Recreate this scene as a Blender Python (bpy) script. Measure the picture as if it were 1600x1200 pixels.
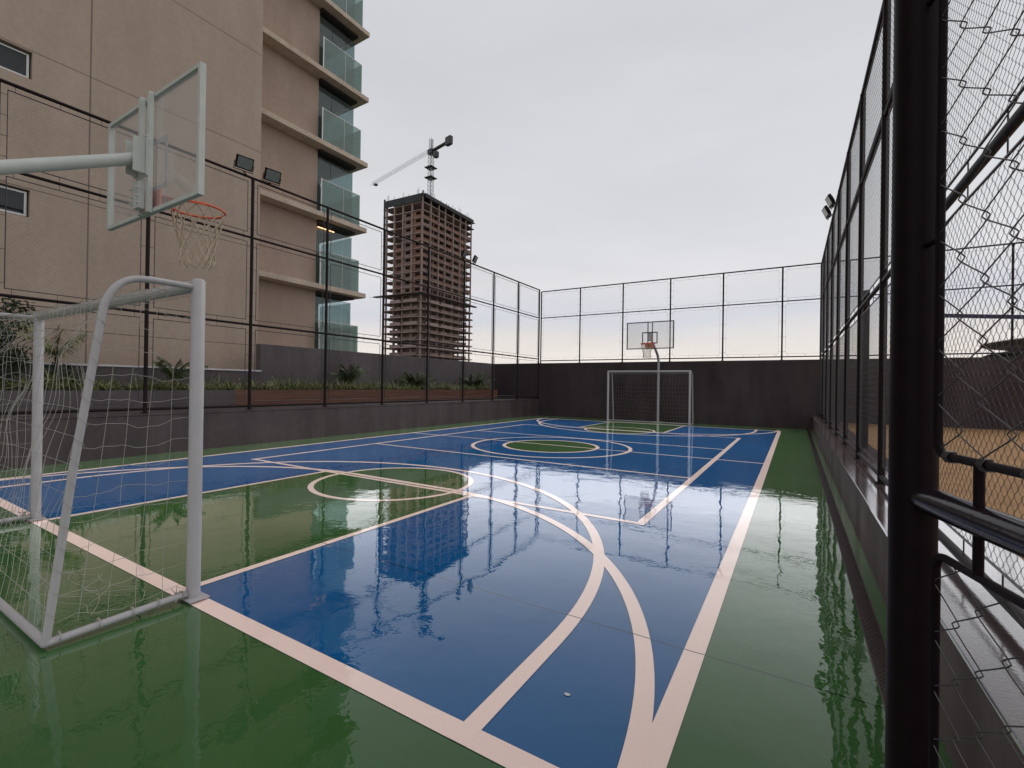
import bpy, math, random
from mathutils import Vector, Matrix, noise
S = bpy.context.scene
for o in list(bpy.data.objects): bpy.data.objects.remove(o)
COL = S.collection
R = math.radians
PI = math.pi

# ------------------------------------------------------------------ camera
YAW, PITCH, ROLL, CH, FPX = 31.278, 0.178, 0.848, 1.419, 728.87
cd = bpy.data.cameras.new('camera'); cam = bpy.data.objects.new('camera', cd); COL.objects.link(cam)
cd.sensor_width = 36; cd.lens = 36*FPX/1600; cd.clip_start = .03; cd.clip_end = 3000
_y, _p, _r = R(YAW), R(PITCH), R(ROLL)
fw = Vector((-math.sin(_y)*math.cos(_p), math.cos(_y)*math.cos(_p), math.sin(_p)))
rt = Vector((math.cos(_y), math.sin(_y), 0)); up = rt.cross(fw)
rt2 = rt*math.cos(_r)+up*math.sin(_r); up2 = -rt*math.sin(_r)+up*math.cos(_r)
M = Matrix((rt2, up2, -fw)).transposed().to_4x4(); M.translation = (0, 0, CH)
cam.matrix_world = M; S.camera = cam

# ------------------------------------------------------------------ world and light
W = bpy.data.worlds.new('World'); S.world = W; W.use_nodes = True
nt = W.node_tree; nt.nodes.clear()
def N(t, tree=None, **k):
    n = (tree or nt).nodes.new(t)
    for a, b in k.items(): setattr(n, a, b)
    return n
L = nt.links.new
out = N('ShaderNodeOutputWorld'); bg = N('ShaderNodeBackground'); L(bg.outputs[0], out.inputs[0])
sky = N('ShaderNodeTexSky', sky_type='NISHITA'); sky.sun_disc = False
sky.sun_elevation = R(48); sky.sun_rotation = R(20)
bg.inputs[1].default_value = .1
tc = N('ShaderNodeTexCoord'); sp = N('ShaderNodeSeparateXYZ'); L(tc.outputs['Generated'], sp.inputs[0])
mp = N('ShaderNodeMapping'); mp.inputs['Scale'].default_value = (1.2, 1.2, 5.5); L(tc.outputs['Generated'], mp.inputs[0])
n1 = N('ShaderNodeTexNoise'); n1.inputs['Scale'].default_value = 1.5; n1.inputs['Detail'].default_value = 5; n1.inputs['Roughness'].default_value = .5
L(mp.outputs[0], n1.inputs[0])
wz = N('ShaderNodeMath', operation='MULTIPLY_ADD'); wz.inputs[1].default_value = .10; wz.inputs[2].default_value = -.05; L(n1.outputs[0], wz.inputs[0])
az = N('ShaderNodeMath', operation='ADD'); L(sp.outputs[2], az.inputs[0]); L(wz.outputs[0], az.inputs[1])
cr = N('ShaderNodeValToRGB'); L(az.outputs[0], cr.inputs[0]); e = cr.color_ramp.elements
e[0].position = 0; e[0].color = (.86, .80, .76, 1); e[1].position = 1; e[1].color = (.56, .565, .59, 1)
for pz, c in ((.06, (.84, .78, .735, 1)), (.105, (.77, .725, .70, 1)), (.15, (.655, .665, .715, 1)), (.21, (.72, .71, .73, 1)), (.30, (.665, .67, .69, 1)), (.55, (.60, .61, .635, 1))):
    q = e.new(pz); q.color = c
n2 = N('ShaderNodeTexNoise'); n2.inputs['Scale'].default_value = 2.4; n2.inputs['Detail'].default_value = 6; L(mp.outputs[0], n2.inputs[0])
mr = N('ShaderNodeMapRange'); mr.inputs[1].default_value = .3; mr.inputs[2].default_value = .7; mr.inputs[3].default_value = 10.6; mr.inputs[4].default_value = 11.3
L(n2.outputs[0], mr.inputs[0])
vm = N('ShaderNodeVectorMath', operation='SCALE'); L(cr.outputs[0], vm.inputs[0]); L(mr.outputs[0], vm.inputs['Scale'])
mx = N('ShaderNodeMix', data_type='RGBA'); mx.inputs[0].default_value = .95
L(sky.outputs[0], mx.inputs[6]); L(vm.outputs[0], mx.inputs[7]); L(mx.outputs[2], bg.inputs[0])
sl = bpy.data.lights.new('sun', 'SUN'); so = bpy.data.objects.new('sun', sl); COL.objects.link(so)
sl.energy = .5; sl.angle = R(35); sl.color = (1, .95, .88)
so.rotation_euler = (R(42), 0, R(-20+180)); so.location = (0, 0, 60)
S.view_settings.view_transform = 'Standard'; S.view_settings.look = 'None'; S.view_settings.exposure = 0; S.view_settings.gamma = 1

# ------------------------------------------------------------------ materials
def mat(name, col, rough=.6, var=.12, vs=6, bump=0, bs=30, metal=0, ior=1.45, spec=.5, stretch=(1, 1, 1)):
    m = bpy.data.materials.new(name); m.use_nodes = True; t = m.node_tree; b = t.nodes['Principled BSDF']
    b.inputs['Roughness'].default_value = rough; b.inputs['Metallic'].default_value = metal
    b.inputs['IOR'].default_value = ior; b.inputs['Specular IOR Level'].default_value = spec
    c = t.nodes.new('ShaderNodeTexCoord'); mp = t.nodes.new('ShaderNodeMapping'); mp.inputs['Scale'].default_value = stretch
    t.links.new(c.outputs['Object'], mp.inputs[0])
    n = t.nodes.new('ShaderNodeTexNoise'); n.inputs['Scale'].default_value = vs; n.inputs['Detail'].default_value = 6
    t.links.new(mp.outputs[0], n.inputs[0])
    r = t.nodes.new('ShaderNodeMapRange'); r.inputs[1].default_value = .25; r.inputs[2].default_value = .75
    r.inputs[3].default_value = 1-var; r.inputs[4].default_value = 1+var; t.links.new(n.outputs[0], r.inputs[0])
    v = t.nodes.new('ShaderNodeVectorMath'); v.operation = 'SCALE'; v.inputs[0].default_value = col[:3]
    t.links.new(r.outputs[0], v.inputs['Scale']); t.links.new(v.outputs[0], b.inputs['Base Color'])
    if bump:
        n3 = t.nodes.new('ShaderNodeTexNoise'); n3.inputs['Scale'].default_value = bs; n3.inputs['Detail'].default_value = 4
        t.links.new(c.outputs['Object'], n3.inputs[0])
        bp = t.nodes.new('ShaderNodeBump'); bp.inputs['Strength'].default_value = bump; bp.inputs['Distance'].default_value = .01
        t.links.new(n3.outputs[0], bp.inputs['Height']); t.links.new(bp.outputs[0], b.inputs['Normal'])
    m['v'] = 1
    return m
def scale_node(m): return [n for n in m.node_tree.nodes if n.type == 'VECT_MATH'][0]
def pos_node(t):
    return t.nodes.new('ShaderNodeNewGeometry')
def film(t, b, nrm, rough, gain=7.2, ior=1.33):
    """mirror-like water film over a matt paint"""
    l = t.links.new; o = [n for n in t.nodes if n.type == 'OUTPUT_MATERIAL'][0]
    g = t.nodes.new('ShaderNodeBsdfGlossy'); g.inputs[0].default_value = (1, 1, 1, 1); l(rough, g.inputs['Roughness']); l(nrm, g.inputs['Normal'])
    f = t.nodes.new('ShaderNodeFresnel'); f.inputs[0].default_value = ior; l(nrm, f.inputs['Normal'])
    m = t.nodes.new('ShaderNodeMath'); m.operation = 'MULTIPLY'; m.inputs[1].default_value = gain; pw = t.nodes.new('ShaderNodeMath'); pw.operation = 'POWER'; pw.inputs[1].default_value = 1.5; l(f.outputs[0], pw.inputs[0]); l(pw.outputs[0], m.inputs[0])
    k = t.nodes.new('ShaderNodeMath'); k.operation = 'MINIMUM'; k.inputs[1].default_value = .92; l(m.outputs[0], k.inputs[0])
    x = t.nodes.new('ShaderNodeAddShader'); l(k.outputs[0], g.inputs[0]); l(b.outputs[0], x.inputs[0]); l(g.outputs[0], x.inputs[1]); l(x.outputs[0], o.inputs[0])
    b.inputs['Specular IOR Level'].default_value = 0; b.inputs['Roughness'].default_value = .9
def wet(name, col, var=.10, groove=True, grit=.14):
    """painted concrete under a thin sheet of rain water"""
    m = bpy.data.materials.new(name); m.use_nodes = True; t = m.node_tree; b = t.nodes['Principled BSDF']; l = t.links.new
    g = pos_node(t)
    def nz(s, d, st=(1, 1, 1), ro=.5):
        mp = t.nodes.new('ShaderNodeMapping'); mp.inputs['Scale'].default_value = st; l(g.outputs['Position'], mp.inputs[0])
        n = t.nodes.new('ShaderNodeTexNoise'); n.inputs['Scale'].default_value = s; n.inputs['Detail'].default_value = d
        n.inputs['Roughness'].default_value = ro; l(mp.outputs[0], n.inputs[0]); return n
    def rng(n, a, b_, c, d):
        r = t.nodes.new('ShaderNodeMapRange'); r.inputs[1].default_value = a; r.inputs[2].default_value = b_
        r.inputs[3].default_value = c; r.inputs[4].default_value = d; l(n.outputs[0], r.inputs[0]); return r
    def mul(a, b_, op='MULTIPLY'):
        x = t.nodes.new('ShaderNodeMath'); x.operation = op
        for i, s in enumerate((a, b_)):
            if isinstance(s, (int, float)): x.inputs[i].default_value = s
            else: l(s.outputs[0], x.inputs[i])
        return x
    c1 = rng(nz(.55, 5), .3, .7, 1-var, 1+var); c2 = rng(nz(160, 2), .25, .75, 1-grit, 1+grit)
    k = mul(c1, c2)
    if groove:
        s = t.nodes.new('ShaderNodeSeparateXYZ'); l(g.outputs['Position'], s.inputs[0])
        # saw-cut joints in the slab every 4.87 m
        wv = rng(nz(3, 2), 0, 1, -.01, .01)
        a = t.nodes.new('ShaderNodeMath'); a.operation = 'ADD'; a.inputs[1].default_value = -2.66+48.7; l(s.outputs[1], a.inputs[0])
        a2 = mul(a, wv, 'ADD')
        md = mul(a2, 4.87, 'MODULO'); lt = mul(md, .009, 'LESS_THAN'); gv = mul(lt, -.85); one = mul(gv, 1.0, 'ADD'); k = mul(k, one)
    v = t.nodes.new('ShaderNodeVectorMath'); v.operation = 'SCALE'; v.inputs[0].default_value = col[:3]
    l(k.outputs[0], v.inputs['Scale']); l(v.outputs[0], b.inputs['Base Color'])
    rr = mul(rng(nz(.9, 5, (1, 1, 1), .6), .52, .60, .0, .07), rng(nz(6, 4), .3, .7, .4, 1.3))
    h1 = nz(3.2, 2, (1, 1, 1), .45); h2 = nz(13, 2); h3 = nz(120, 2)
    hs = mul(mul(h1, 1.0), mul(h2, .24), 'ADD'); msk = rng(nz(.45, 3), .40, .62, .25, 1.0)
    hs = mul(mul(hs, msk), mul(h3, .0035), 'ADD')
    bp = t.nodes.new('ShaderNodeBump'); bp.inputs['Strength'].default_value = 1; bp.inputs['Distance'].default_value = .0036
    l(hs.outputs[0], bp.inputs['Height']); film(t, b, bp.outputs[0], rr.outputs[0])
    return m
def glass(name, tint, alpha, rough=.03, gl=(.9, .95, .93), body=.35):
    m = bpy.data.materials.new(name); m.use_nodes = True; t = m.node_tree; t.nodes.clear(); l = t.links.new
    o = t.nodes.new('ShaderNodeOutputMaterial'); tr = t.nodes.new('ShaderNodeBsdfTransparent'); tr.inputs[0].default_value = (*tint, 1)
    gs = t.nodes.new('ShaderNodeBsdfGlossy'); gs.inputs[0].default_value = (*gl, 1); gs.inputs['Roughness'].default_value = rough
    df = t.nodes.new('ShaderNodeBsdfDiffuse'); df.inputs[0].default_value = (*[x*body for x in tint], 1)
    a = t.nodes.new('ShaderNodeMixShader'); a.inputs[0].default_value = alpha; l(tr.outputs[0], a.inputs[1]); l(df.outputs[0], a.inputs[2])
    f = t.nodes.new('ShaderNodeFresnel'); gm = t.nodes.new('ShaderNodeNewGeometry'); io = t.nodes.new('ShaderNodeMath'); io.operation = 'MULTIPLY_ADD'
    io.inputs[1].default_value = 1/1.5-1.5; io.inputs[2].default_value = 1.5; l(gm.outputs['Backfacing'], io.inputs[0]); l(io.outputs[0], f.inputs[0])
    n = t.nodes.new('ShaderNodeTexNoise'); n.inputs['Scale'].default_value = .6
    c = t.nodes.new('ShaderNodeTexCoord'); l(c.outputs['Object'], n.inputs[0])
    bp = t.nodes.new('ShaderNodeBump'); bp.inputs['Strength'].default_value = .3; bp.inputs['Distance'].default_value = .02; l(n.outputs[0], bp.inputs['Height'])
    l(bp.outputs[0], gs.inputs['Normal'])
    b = t.nodes.new('ShaderNodeMixShader'); l(f.outputs[0], b.inputs[0]); l(a.outputs[0], b.inputs[1]); l(gs.outputs[0], b.inputs[2]); l(b.outputs[0], o.inputs[0])
    return m

m_green = wet('wet_green_paint', (.036, .100, .028))
m_blue = wet('wet_blue_paint', (.003, .086, .240))
m_line = wet('wet_line_paint', (.88, .68, .60), .06, grit=.05)
m_dark = mat('black_tube', (.010, .005, .007), .50, .25, 20, .05, 60, spec=.14)
m_rail = mat('wet_black_tube', (.018, .013, .017), .16, .25, 20, .05, 60, spec=.6)
m_fence = mat('brown_black_tube', (.016, .010, .010), .5, .25, 20, spec=.18)
m_wire = mat('dark_wire', (.05, .045, .05), .35, .2, 40)
m_galv = mat('galvanised_wire', (.11, .10, .105), .4, .3, 25, metal=.5)
m_white = mat('white_enamel', (.46, .44, .45), .32, .06, 9, .1, 50)
m_hoop = mat('pale_hoop_paint', (.58, .61, .57), .35, .08, 9, .1, 50)
m_net = mat('white_net_cord', (.40, .38, .34), .8, .15, 30)
m_hnet = mat('hoop_net_cord', (.55, .45, .33), .8, .2, 30)
m_orange = mat('orange_rim', (.72, .13, .05), .45, .12, 20)
m_backlit_frame = mat('backlit_frame_dark', (.07, .07, .08), .4, .1, 20)  # far hoop frame: its backlit darkness is put into the colour
m_sand = mat('wet_sand', (.37, .205, .085), .9, .28, 3.0, .9, 26)
m_coping = mat('white_coping', (.62, .60, .62), .25, .1, 5)
m_grate = mat('brown_grate', (.06, .035, .035), .3, .3, 20)
m_metal = mat('aluminium', (.55, .55, .53), .35, .05, 10, metal=.6)
m_conc = mat('raw_concrete', (.33, .245, .225), .9, .25, .35)
m_concd = mat('dark_soffit', (.16, .125, .12), .9, .25, .35)
m_brick = mat('orange_block', (.20, .108, .078), .9, .45, .23)
m_brick2 = mat('grey_block', (.20, .14, .12), .9, .4, .3)
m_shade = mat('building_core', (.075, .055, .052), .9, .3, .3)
m_netting = mat('dark_safety_netting', (.05, .052, .055), .9, .35, .5)
m_crane = mat('crane_steel', (.42, .42, .43), .5, .2, 1)
m_craned = mat('crane_dark', (.06, .06, .065), .6, .2, 1)
m_soil = mat('soil', (.035, .025, .02), .9, .3, 8, .6, 20)
m_leaf = mat('strap_leaf', (.20, .22, .08), .5, .55, 7)
m_leaf2 = mat('palm_leaf', (.055, .082, .025), .45, .5, 5)
m_bush = mat('bush_leaf', (.022, .042, .012), .5, .6, 6)
m_bark = mat('bark', (.09, .065, .045), .9, .3, 20)
m_planter = mat('red_stained_timber', (.150, .066, .042), .45, .35, 3, .2, 30, stretch=(1, .25, 8))
m_tan = mat('tan_fascia', (.45, .36, .30), .8, .1, 1)
m_thatch = mat('brown_roof', (.05, .036, .03), .9, .4, 3, .6, 12)
m_net_band = mat('navy_band', (.035, .035, .09), .6, .1, 9)
m_lamp = mat('lamp_glass', (.16, .20, .19), .08, .1, 12)
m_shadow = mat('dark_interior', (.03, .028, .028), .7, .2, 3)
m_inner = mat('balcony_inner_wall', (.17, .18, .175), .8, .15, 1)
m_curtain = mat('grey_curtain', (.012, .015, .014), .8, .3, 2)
m_ground = mat('far_ground', (.10, .11, .07), .95, .35, .02)
g_rail = glass('green_rail_glass', (.58, .70, .66), .30, body=.60)
g_win = glass('window_glass', (.72, .81, .81), .18)
g_dark = glass('dark_window_glass', (.10, .11, .13), .5)
g_board = glass('clear_acrylic', (.97, .97, .97), .14, .08, (.8, .8, .8), .95)
m_led = bpy.data.materials.new('warm_light_strip'); m_led.use_nodes = True
_b = m_led.node_tree.nodes['Principled BSDF']; _b.inputs['Emission Color'].default_value = (1, .55, .25, 1); _b.inputs['Emission Strength'].default_value = 2.2

def wall_mat(name, col, stain=.3, rough=.55, joints=None, fine=.25, wetness=0):
    """rendered wall: soft blotches, rain streaks and (optionally) shadow-gap joints"""
    m = bpy.data.materials.new(name); m.use_nodes = True; t = m.node_tree; b = t.nodes['Principled BSDF']; l = t.links.new
    g = pos_node(t)
    def nz(s, d, st):
        mp = t.nodes.new('ShaderNodeMapping'); mp.inputs['Scale'].default_value = st; l(g.outputs['Position'], mp.inputs[0])
        n = t.nodes.new('ShaderNodeTexNoise'); n.inputs['Scale'].default_value = s; n.inputs['Detail'].default_value = d; l(mp.outputs[0], n.inputs[0]); return n
    def rng(n, a, c, lo, hi):
        r = t.nodes.new('ShaderNodeMapRange'); r.inputs[1].default_value = a; r.inputs[2].default_value = c; r.inputs[3].default_value = lo; r.inputs[4].default_value = hi
        l(n.outputs[0], r.inputs[0]); return r
    def op(a, b_, o='MULTIPLY'):
        x = t.nodes.new('ShaderNodeMath'); x.operation = o
        for i, s in enumerate((a, b_)):
            if isinstance(s, (int, float)): x.inputs[i].default_value = s
            else: l(s.outputs[0] if hasattr(s, 'outputs') else s, x.inputs[i])
        return x
    k = op(rng(nz(1.1, 6, (1, 1, 1)), .3, .7, 1-stain*.6, 1+stain*.5), rng(nz(2.2, 4, (1, 1, .16)), .35, .7, 1-stain, 1+stain*.3))
    k = op(k, rng(nz(9, 5, (1, 1, 1)), .3, .7, 1-fine*.4, 1+fine*.4))
    if joints:
        s = t.nodes.new('ShaderNodeSeparateXYZ'); l(g.outputs['Position'], s.inputs[0])
        for ax, off, per, w in joints:
            a = op(op(s.outputs[ax], 100*per-off, 'ADD'), per, 'MODULO'); lt = op(a, w, 'LESS_THAN'); k = op(k, op(op(lt, -.55), 1.0, 'ADD'))
    v = t.nodes.new('ShaderNodeVectorMath'); v.operation = 'SCALE'; v.inputs[0].default_value = col
    l(k.outputs[0], v.inputs['Scale']); l(v.outputs[0], b.inputs['Base Color'])
    r = rng(nz(1.5, 4, (1, 1, .3)), .35, .65, rough, min(1, rough+.3)); l(r.outputs[0], b.inputs['Roughness'])
    n3 = nz(70, 4, (1, 1, 1)); bp = t.nodes.new('ShaderNodeBump'); bp.inputs['Strength'].default_value = .5; bp.inputs['Distance'].default_value = .004
    l(n3.outputs[0], bp.inputs['Height']); l(bp.outputs[0], b.inputs['Normal'])
    if wetness: bp.inputs['Strength'].default_value = .12; film(t, b, bp.outputs[0], r.outputs[0], wetness)
    return m
m_beige = wall_mat('beige_render', (.445, .345, .272), .06, .8, [(2, 2.52, 2.985, .022), (1, 4.13, 4.6, .03)], fine=.12)
m_beige2 = wall_mat('beige_render_recessed', (.44, .33, .262), .06, .8, fine=.12)
m_slab = wall_mat('beige_slab_edge', (.62, .51, .41), .12, .8)
m_wallb = wall_mat('brown_black_wall', (.046, .030, .032), .22, .55)
m_wallg = wall_mat('dark_grey_wall', (.115, .095, .098), .20, .6)
m_lowwall = wall_mat('dark_brown_low_wall', (.085, .062, .062), .30, .5)
m_curb = wall_mat('wet_brown_kerb', (.100, .066, .064), .45, .55)
m_kerbtop = wall_mat('wet_kerb_top', (.075, .055, .055), .3, -.18, wetness=9.0)

# ------------------------------------------------------------------ mesh helpers
class MB:
    def __init__(s): s.v = []; s.f = []; s.m = []
    def box(s, x0, x1, y0, y1, z0, z1, mi=0):
        b = len(s.v); s.v += [(x, y, z) for z in (z0, z1) for x, y in ((x0, y0), (x1, y0), (x1, y1), (x0, y1))]
        for f in ((3, 2, 1, 0), (4, 5, 6, 7), (0, 1, 5, 4), (1, 2, 6, 5), (2, 3, 7, 6), (3, 0, 4, 7)):
            s.f.append([b+i for i in f]); s.m.append(mi)
        return s
    def obox(s, o, ux, uy, uz, mi=0):
        """box from corner o along three edge vectors"""
        o, ux, uy, uz = map(Vector, (o, ux, uy, uz)); b = len(s.v)
        s.v += [tuple(o+c) for c in (ux*0, ux, ux+uy, uy, uz, ux+uz, ux+uy+uz, uy+uz)]
        for f in ((3, 2, 1, 0), (4, 5, 6, 7), (0, 1, 5, 4), (1, 2, 6, 5), (2, 3, 7, 6), (3, 0, 4, 7)):
            s.f.append([b+i for i in f]); s.m.append(mi)
        return s
    def tube(s, pts, r, n=8, closed=False, cap=True, mi=0):
        pts = [Vector(p) for p in pts]; k = len(pts); b = len(s.v)
        rs = r if isinstance(r, (list, tuple)) else [r]*k
        prev = None
        for i, p in enumerate(pts):
            if closed: d = pts[(i+1) % k]-pts[i-1]
            else: d = pts[min(i+1, k-1)]-pts[max(i-1, 0)]
            if d.length < 1e-9: d = Vector((0, 0, 1))
            d.normalize()
            if prev is None:
                a = Vector((0, 0, 1)) if abs(d.z) < .9 else Vector((1, 0, 0)); u = d.cross(a).normalized()
            else:
                u = prev-d*prev.dot(d)
                u = u.normalized() if u.length > 1e-6 else d.orthogonal().normalized()
            prev = u; w = d.cross(u)
            for j in range(n):
                a = 2*PI*j/n; s.v.append(tuple(p+(u*math.cos(a)+w*math.sin(a))*rs[i]))
        for i in range(k if closed else k-1):
            i2 = (i+1) % k
            for j in range(n):
                s.f.append([b+i*n+j, b+i*n+(j+1) % n, b+i2*n+(j+1) % n, b+i2*n+j]); s.m.append(mi)
        if cap and not closed and n > 3:
            s.f.append([b+j for j in range(n)][::-1]); s.f.append([b+(k-1)*n+j for j in range(n)]); s.m += [mi, mi]
        return s
    def poly(s, pts, mi=0):
        b = len(s.v); s.v += [tuple(p) for p in pts]; s.f.append(list(range(b, b+len(pts)))); s.m.append(mi); return s
    def prism(s, pts2, z0, z1, mi=0):
        n = len(pts2); b = len(s.v)
        s.v += [(x, y, z0) for x, y in pts2]+[(x, y, z1) for x, y in pts2]
        s.f.append([b+i for i in range(n)][::-1]); s.f.append([b+n+i for i in range(n)]); s.m += [mi, mi]
        for i in range(n):
            j = (i+1) % n; s.f.append([b+i, b+j, b+n+j, b+n+i]); s.m.append(mi)
        return s
    def build(s, name, mats, parent=None, smooth=False, origin=None, bevel=0):
        me = bpy.data.meshes.new(name)
        o3 = Vector(origin) if origin is not None else Vector((0, 0, 0))
        me.from_pydata([tuple(Vector(v)-o3) for v in s.v] if origin is not None else s.v, [], s.f)
        for m in (mats if isinstance(mats, (list, tuple)) else [mats]): me.materials.append(m)
        if len(me.materials) > 1: me.polygons.foreach_set('material_index', s.m)
        if smooth: me.polygons.foreach_set('use_smooth', [True]*len(me.polygons))
        me.update(); o = bpy.data.objects.new(name, me); COL.objects.link(o)
        if origin is not None: o.location = o3
        if smooth and smooth != 'all': me.set_sharp_from_angle(angle=R(50))
        if bevel:
            md = o.modifiers.new('bevel', 'BEVEL'); md.width = bevel; md.segments = 2; md.limit_method = 'ANGLE'
        if parent is not None:
            o.parent = parent
            if origin is None: o.location = -Vector(parent.location)
            else: o.location = o3-Vector(parent.location)
        return o
def tag(o, label, cat, group=None):
    o['label'] = label; o['category'] = cat
    if group: o['group'] = group
    return o
def thing(name, label, cat, loc, group=None):
    o = bpy.data.objects.new(name, None); COL.objects.link(o); o.location = loc; o.empty_display_size = .2
    return tag(o, label, cat, group)
def struct(o, kind='structure'): o['kind'] = kind; return o
def copy_tree(o, parent=None):
    c = o.copy(); COL.objects.link(c)
    if parent is not None: c.parent = parent
    for ch in list(o.children): copy_tree(ch, c)
    return c
def bez(p0, p1, p2, n=8):
    p0, p1, p2 = map(Vector, (p0, p1, p2))
    return [p0*(1-t)**2+p1*2*t*(1-t)+p2*t*t for t in [i/n for i in range(n+1)]]

# ------------------------------------------------------------------ ground, court, sand
g = MB(); g.poly([(-1500, -1500, -14), (1500, -1500, -14), (1500, 1500, -14), (-1500, 1500, -14)]); struct(g.build('ground', m_ground))
XW, XE, YN = -10.48, .527, 19.7           # court-side faces of left wall, right kerb and far wall
g = MB()
# slab of the court deck; the drain channel is left open between x .36 and .45
g.box(-10.48, .355, -5, YN, -.3, 0); g.box(.450, .60, -5, YN, -.3, 0); g.box(.355, .450, -5, YN, -.3, -.06)
struct(g.build('court_floor', m_green))
CX, CY = -4.95, 9.95
X0, X1, Y0, Y1 = -9.53, -.395, 1.48, 18.30
def rect(mb, x0, x1, y0, y1, z): mb.poly([(x0, y0, z), (x1, y0, z), (x1, y1, z), (x0, y1, z)])
def disc(mb, cx, cy, r, z, n=96): mb.poly([(cx+r*math.cos(2*PI*i/n), cy+r*math.sin(2*PI*i/n), z) for i in range(n)])
def arc(mb, cx, cy, r, w, a0, a1, z, n=64):
    P = [R(a0+(a1-a0)*i/n) for i in range(n+1)]
    for a, b in zip(P, P[1:]):
        ro, ri = r+w/2, r-w/2
        mb.poly([(cx+ri*math.cos(a), cy+ri*math.sin(a), z), (cx+ro*math.cos(a), cy+ro*math.sin(a), z), (cx+ro*math.cos(b), cy+ro*math.sin(b), z), (cx+ri*math.cos(b), cy+ri*math.sin(b), z)])
g = MB(); rect(g, X0, X1, Y0, Y1, .0012); struct(g.build('blue_court_paint', m_blue))
g = MB()
LX0, LX1, LY = -6.43, -3.49, 4.90
for sgn in (0, 1):
    my = (lambda y: y) if not sgn else (lambda y: 2*CY-y)
    a, b = sorted((my(Y0), my(LY))); rect(g, LX0, LX1, a, b, .0022)
    disc(g, CX, my(LY), 1.10, .0024)
disc(g, CX, CY, 1.10, .0022)
struct(g.build('green_key_paint', m_green))
g = MB(); zz = [.0032]
def Z(): zz[0] += .00007; return zz[0]
w = .105
rect(g, X0, X1, Y0, Y0+w, Z()); rect(g, X0, X1, Y1-w, Y1, Z()); rect(g, X0, X0+w, Y0, Y1, Z()); rect(g, X1-w, X1, Y0, Y1, Z())
rect(g, X0, X1, CY+.12, CY+.18, Z())
arc(g, CX, CY, 1.84, .085, 0, 360, Z(), 128); arc(g, CX, CY, 1.10, .085, 0, 360, Z(), 96)
VX0, VX1, VY0, VY1 = -8.44, -1.36, 4.85, 14.85
for x in (VX0, VX1): rect(g, x-.045, x+.045, VY0-.04, VY1+.04, Z())
for y in (VY0, 7.74, 11.85, VY1): rect(g, VX0, VX1, y-.035, y+.035, Z())
for sgn in (0, 1):
    my = (lambda y: y) if not sgn else (lambda y: 2*CY-y)
    ay = lambda a: a if not sgn else -a
    for x in (LX0+.035, LX1-.035):
        a, b = sorted((my(Y0), my(LY))); rect(g, x-.035, x+.035, a, b, Z())
    a, b = sorted((my(LY-.035), my(LY+.035))); rect(g, LX0, LX1, a, b, Z()) if sgn else None
    arc(g, CX, my(LY), 1.11, .075, 0, 360, Z(), 96)
    # three-point line
    for x in (CX-3.82, CX+3.82):
        a, b = sorted((my(Y0), my(2.35))); rect(g, x-.045, x+.045, a, b, Z())
    arc(g, CX, my(2.35), 3.82, .09, 0, ay(180), Z(), 96)
    # futsal area: two quarter arcs joined by a straight
    arc(g, CX+.87, my(1.37), 3.59, .09, 0, ay(90), Z(), 64); arc(g, CX-.87, my(1.37), 3.59, .09, ay(90), ay(180), Z(), 64)
    a, b = sorted((my(4.96-.045), my(4.96+.045))); rect(g, CX-.87, CX+.87, a, b, Z())
struct(g.build('court_lines', m_line))
g = MB(); g.box(1.10, 14, -6, YN, -.3, .3); struct(g.build('sand_court', m_sand))
g = MB(); g.box(-14.2, -11.4, -6, YN, -.3, .80); struct(g.build('walkway', m_wallg))
# drainage channel with its slotted grate
t = thing('drain_channel', 'narrow brown slotted drain grate running along the foot of the right kerb wall', 'drain', (.40, 7, 0))
b = MB()
for i in range(1240):
    y = -4.9+i*.0198
    if y > 19.65: break
    b.box(.362, .443, y, y+.0095, -.022, -.004)
b.build('grate_bars', m_grate, t)
b = MB(); b.box(.3555, .3625, -5, 19.68, -.04, .003); b.box(.4425, .4495, -5, 19.68, -.04, .003); b.build('edge_strip', m_curb, t)
# tiny pale leaf lying near the three-point line
random.seed(3)
b = MB(); pts = []
for i in range(24):
    a = 2*PI*i/24; r = .011*(1+.35*math.sin(a))*(1-.30*max(0, math.cos(a-PI/2))**6)
    pts.append((-.88+r*math.cos(a)*1.2, 1.975+r*math.sin(a)))
b.prism(pts, .0042, .0050)
tag(b.build('fallen_petal', m_coping), 'tiny white heart shaped petal lying on the wet blue paint', 'petal')

# ------------------------------------------------------------------ walls
b = MB(); b.box(-13.3, 14, YN, YN+.25, -.3, 2.50); tag(b.build('boundary_wall', m_wallb, bevel=.01), 'tall plain brown black wall closing the far end of the court behind the distant goal', 'wall')
b = MB(); b.box(XW-.92, XW, -6, YN-.003, -.3, .745)
t = thing('low_wall', 'long low dark brown wall below the left fence, stained with damp patches', 'wall', (XW, 6, 0)); b.build('wall_body', m_lowwall, t)
b = MB(); b.box(XW-.92, XW+.012, -6, YN-.003, .748, .80); b.build('coping', m_lowwall, t, bevel=.006)
t = thing('kerb_wall', 'knee high wet brown kerb wall with a shiny flat top below the right fence', 'wall', (XE, 6, 0))
b = MB(); b.box(XE, 1.10, -6, YN-.003, -.3, .462); b.build('wall_body', m_curb, t)
b = MB(); b.box(XE-.004, 1.104, -6, YN-.003, .464, .485); b.build('wet_top', m_kerbtop, t, bevel=.004)
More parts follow.
